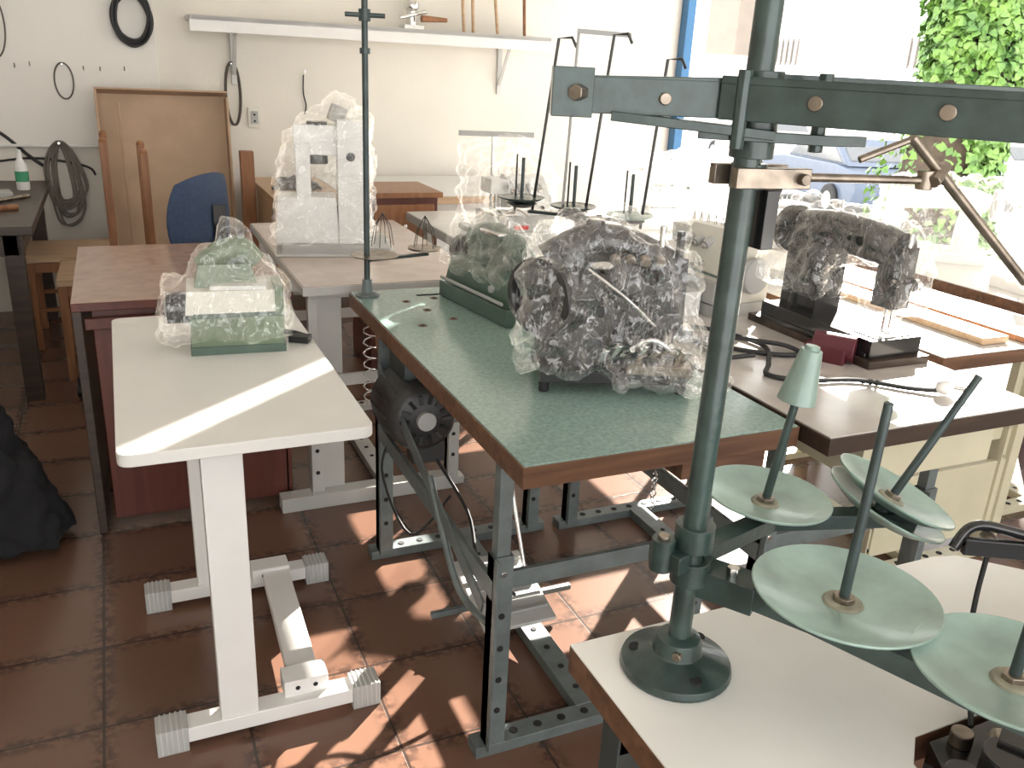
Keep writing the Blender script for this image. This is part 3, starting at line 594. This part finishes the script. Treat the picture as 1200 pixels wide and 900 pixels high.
b=B('thread_stand'); X,Y=.04,1.19
b.cyl((X,Y,.78),(X,Y,1.85),.0085,STEEL_DK); b.lathe([(0,0),(.035,0),(.035,.006),(.016,.012),(.014,.05),(0,.05)],(X,Y,.78),STEEL_GREY)
b.lathe([(0,0),(.02,-.002),(.065,.004),(.07,.008),(.05,.008),(.02,.004),(0,.006)],(X+.02,Y-.01,.895),RUST,seg=36)
b.lathe([(0,0),(.05,0),(.05,.006),(0,.006)],(X+.19,Y+.05,.90),RUST,seg=36); b.bar((X,Y,.885),(X+.2,Y+.05,.885),.015,.008,STEEL_DK)
for cx_,cy_ in ((X+.08,Y+.12),(X+.19,Y+.05)):
    for k in range(6):
        a=k*math.pi/3; b.tube([(cx_+.035*math.cos(a),cy_+.035*math.sin(a),.90),(cx_+.025*math.cos(a),cy_+.025*math.sin(a),.96),(cx_,cy_,1.0)],.0015,BLACK,seg=5)
b.bar((X,Y,.885),(X+.08,Y+.12,.885),.012,.006,STEEL_DK)
b.cyl((X-.05,Y+.01,1.535),(X+.05,Y-.02,1.535),.006,STEEL_DK); b.cyl((X,Y,1.52),(X,Y,1.55),.016,STEEL_DK); b.cyl((X,Y,1.44),(X,Y,1.455),.014,STEEL_DK)
b.done(.001)

b=B('wrapped_sewing_machine'); b.T=TR(.07,1.88,.78,-.2)
b.bx(-.15,.22,-.14,.14,0,.03,GREYPL); b.bx(-.17,.24,-.16,.16,-.0,.008,LEG_LT)
b.box((.09,0,.24),(.09,.16,.42),MWHITE); b.box((-.06,0,.11),(.22,.15,.16),MWHITE,taper=(.9,.9)); b.box((-.02,0,.38),(.16,.11,.10),MWHITE); b.cyl((-.02,-.02,.30),(-.02,-.02,.44),.035,BLACK)
b.box((-.07,0,.27),(.05,.12,.20),MWHITE); b.cyl((.04,0,.44),(.06,0,.49),.03,GREYPL); b.cyl((.135,0,.22),(.15,0,.22),.04,GREYPL); b.cyl((.09,-.085,.33),(.09,-.079,.33),.015,BLACK)
T=b.T; b.T=Matrix.Identity(4); o=b.done(.01)
wrap(o,[[(-.17,-.12,.05),(.16,-.12,.05),(.16,.12,.05),(-.17,.12,.05),(-.13,-.09,.36),(.15,-.09,.46),(.15,.09,.46),(-.12,.09,.38),(.0,0,.50),(.06,0,.52)]],T,vox=.010,d2=.02,d3=.05)

b=B('white_overlock_machine')
overlock(b,TR(.72,1.98,.78,.0),MWHITE,GREYPL,.27,.24,.24)
b.cyl((.80,2.10,.80),(.80,2.10,1.17),.006,CHROME); b.bar((.66,2.12,1.17),(.96,2.06,1.17),.012,.02,GREYPL); b.bx(.70,.98,2.1,2.2,.78,.80,GREYPL)
b.bx(.80,.86,1.852,1.857,.83,.845,RED)
o=b.done(.004)
wrap(o,[[(.69,1.85,.83),(.99,1.85,.83),(.99,2.19,.83),(.69,2.19,.83),(.67,2.12,1.15),(.95,2.04,1.15),(.95,2.10,1.15),(.72,1.86,1.02),(.98,1.86,1.02)]],vox=.011,d2=.02,d3=.05)

b=B('white_overlock_machine'); overlock(b,TR(.98,1.05,.78,-math.pi/2+.15),CRM,GREYPL,.33,.22,.235)
b.bx(.82,.90,.76,1.0,.78,.85,MWHITE)
b.done(.004)
b=B('black_sewing_machine'); T=TR(1.12,.25,.80,math.pi/2+.02)
b.bx(1.02,1.22,.23,.69,.78,.80,WOOD_DK)
classic(b,T,BLACK,L=.40,wheel=.065,head=.29); b.cyl((1.02,.28,.815),(.96,.36,.815),.034,MAROON,seg=20); b.box((.98,.33,.80),(.06,.1,.04),MAROON,rz=.5)
b.T=T; b.tube([(.04,0,.25),(.12,0,.262),(.25,0,.268),(.36,0,.255)],.05,BLACK,smooth=6,seg=16); b.box((.31,0,.14),(.13,.09,.2),BLACK); b.T=Matrix.Identity(4)
o=b.done(.004)
wrap(o,[[(.22,-.09,.1),(.44,-.09,.1),(.44,.09,.1),(.22,.09,.1),(.24,-.06,.32),(.44,-.06,.33),(.44,.06,.33),(.24,.06,.32)],hb(.0,.3,-.06,.06,.2,.32,.01),[(-.01,-.06,.1),(.09,-.06,.1),(-.01,.05,.1),(.09,.05,.1),(-.01,-.05,.3),(.09,-.05,.32),(-.01,.05,.32),(.09,.05,.32)]],T,vox=.009)
b=B('power_cable')
b.tube([(.94,.36,.787),(.86,.38,.787),(.74,.50,.787),(.70,.62,.787),(.76,.66,.787),(.84,.60,.787),(.88,.45,.787),(.80,.33,.787),(.74,.26,.787),(.80,.20,.787),(.92,.17,.787),(1.0,.09,.787),(1.05,.05,.79)],.006,BLACKR,smooth=8)
b.tube([(.94,.38,.787),(.9,.42,.799),(.78,.52,.797),(.72,.50,.787),(.70,.40,.787),(.78,.36,.799)],.006,BLACKR,smooth=8)
b.sph((1.06,.045,.80),(.024,.018,.018),MWHITE,14); b.cyl((1.07,.03,.80),(1.09,.0,.80),.003,CHROME,seg=8); b.cyl((1.08,.04,.80),(1.10,.015,.80),.003,CHROME,seg=8); b.done(0)
def wrapped(name,x,y,rz,m):
    b=B(name); T=TR(x,y,.78,rz); classic(b,T,m,head=.27); o=b.done(.003)
    wrap(o,[[(-.03,-.1,.05),(.45,-.1,.05),(-.03,.1,.05),(.45,.1,.05),(.0,-.05,.30),(.43,-.06,.31),(.0,.05,.30),(.43,.06,.31),(.2,0,.33)]],T,vox=.011,d2=.02,d3=.05)
wrapped('wrapped_sewing_machine',1.48,2.10,-.3,MWHITE)
wrapped('wrapped_sewing_machine',2.22,1.40,-.7,MWHITE)
wrapped('wrapped_sewing_machine',2.18,.75,-.1,MWHITE)
b=B('white_overlock_machine'); overlock(b,TR(1.42,1.15,.78,.3),MWHITE,GREYPL); b.done(.003)
b=B('white_overlock_machine'); overlock(b,TR(1.75,2.48,.78,-.1),MWHITE,GREYPL); b.done(.003)

# ---------------- exterior ----------------
b=B('street_ground')
vs=[b.bm.verts.new(p) for p in ((3.1,-30,-.02),(3.1,60,-.02),(5,60,-.05),(5,-30,-.05),(9,60,-1.0),(9,-30,-1.0),(60,60,-1.0),(60,-30,-1.0))]
for f in ((0,1,2,3),(3,2,4,5),(5,4,6,7)): b.bm.faces.new([vs[i] for i in f])
b._fin(vs,ASPH); b.done(0)
b=B('facing_building'); b.bx(22,23,-20,60,-1,6.5,FACADE); b.bx(21.6,23,-20,60,6.5,6.8,TAUPE)
for y in (14.0,18.8,26,33):
    b.bx(21.95,22.01,y-1.1,y+1.1,2.0,2.7,GREYPL)
    for k in range(9): b.bx(21.9,21.94,y-1.1+k*.27,y-1.05+k*.27,1.9,2.8,TAUPE)
b.done(0)
b=B('taupe_structure'); b.box((4.30,5.3,2.45),(.3,.3,1.7),TAUPE,rz=.3); b.cyl((4.30,5.3,-.05),(4.30,5.3,1.7),.03,GREYPL); b.done(.01)  # unidentified taupe structure just outside the opening
b=B('ivy_covered_tree'); X,Y=6.38,4.62
b.tube([(X,Y,-.5),(X-.05,Y+.05,.4),(X+.05,Y,1.4),(X,Y+.05,2.3),(X+.05,Y,3.2)],[.42-.006*i for i in range(33)],BARK,smooth=8,seg=20)
i=b.mi(LEAF)
def leaf(c,n_,s_):
    t=n_.orthogonal().normalized(); u=n_.cross(t)
    ph=random.uniform(0,6.28); t,u=t*math.cos(ph)+u*math.sin(ph),u*math.cos(ph)-t*math.sin(ph)
    q=[b.bm.verts.new(c+t*s_*1.2),b.bm.verts.new(c+u*s_*.6+t*s_*.25+n_*.01),b.bm.verts.new(c+u*s_*.75-t*s_*.5),b.bm.verts.new(c-t*s_*.55),b.bm.verts.new(c-u*s_*.75-t*s_*.5),b.bm.verts.new(c-u*s_*.6+t*s_*.25+n_*.01)]
    f=b.bm.faces.new(q); f.material_index=i
for k in range(16000):
    z=random.uniform(-.3,3.4); a=random.uniform(0,2*math.pi)
    nz=noise.noise(Vector((math.cos(a)*1.2,math.sin(a)*1.2,z*.9)))
    side=math.cos(a+.43)
    if z<1.5 and side<.15-.3*z+nz and random.random()<.85: continue
    R=.40+.26*max(0,nz+.2)+random.uniform(0,.12)-.06*z
    if z>3.1: R*=random.random()
    leaf(Vector((X+R*math.cos(a),Y+R*math.sin(a),z)),Vector((math.cos(a)+random.uniform(-.8,.8),math.sin(a)+random.uniform(-.8,.8),random.uniform(-.1,.9))).normalized(),random.uniform(.025,.05))
b.done(0)
def car(name,x,y,z,rz,m):
    b=B(name); b.T=TR(x,y,z,rz)
    M=Matrix(((1,0,0,0),(0,0,1,0),(0,1,0,0),(0,0,0,1)))
    b.prism([(-2.0,.3),(2.0,.3),(2.05,.6),(1.9,.85),(1.0,.95),(-1.2,.98),(-1.95,.9),(-2.05,.6)],-.82,.82,m,M)
    b.prism([(1.05,.93),(.45,1.38),(-.9,1.42),(-1.5,.96)],-.70,.70,m,M)
    b.prism([(.95,.97),(.42,1.33),(-.85,1.36),(-1.35,.99)],-.71,.71,GLASS,M); b.box((.78,0,1.17),(.06,1.2,.45),GLASS,ry=-.9); b.box((-1.22,0,1.17),(.06,1.2,.42),GLASS,ry=.9)
    for xx in (-1.25,1.3):
        for yy in (-.80,.80): b.cyl((xx,yy-.1,.31),(xx,yy+.1,.31),.31,BLACKR,seg=24); b.cyl((xx,yy-.11,.31),(xx,yy+.11,.31),.18,CHROME,seg=16)
    b.bx(2.0,2.07,-.7,-.4,.6,.75,MWHITE); b.bx(2.0,2.07,.4,.7,.6,.75,MWHITE)
    b.done(.03)
car('parked_car',12.9,12.6,-1,1.3,CARB); car('parked_car',16.5,19.5,-1,1.4,CARW); car('parked_car',17.5,13,-1,1.45,CARW)

# ---------------- light ----------------
W=bpy.data.worlds.new('World'); SC.world=W; W.use_nodes=True; bg=W.node_tree.nodes['Background']; bg.inputs[0].default_value=(1,.99,.975,1); bg.inputs[1].default_value=3.8
az=math.radians(41); el=math.radians(25)
sd=Vector((math.cos(az)*math.cos(el),math.sin(az)*math.cos(el),math.sin(el)))
l=bpy.data.lights.new('sun','SUN'); l.energy=42; l.angle=.009; l.color=(1,.94,.84); lo=bpy.data.objects.new('sun',l); SC.collection.objects.link(lo); lo.rotation_euler=sd.to_track_quat('Z','Y').to_euler(); lo.location=(8,8,6)

# ---------------- camera ----------------
cd=bpy.data.cameras.new('camera'); cam=bpy.data.objects.new('camera',cd); SC.collection.objects.link(cam)
cd.sensor_width=36; cd.lens=1017.1173*36/1200; cd.clip_start=.02; cd.clip_end=200
R=Matrix.Rotation(-.4317,4,'Z')@Matrix.Rotation(math.pi/2-.3516,4,'X')@Matrix.Rotation(.0508,4,'Z')
cam.matrix_world=Matrix.Translation((-.5937,-1.2235,1.4304))@R
SC.camera=cam
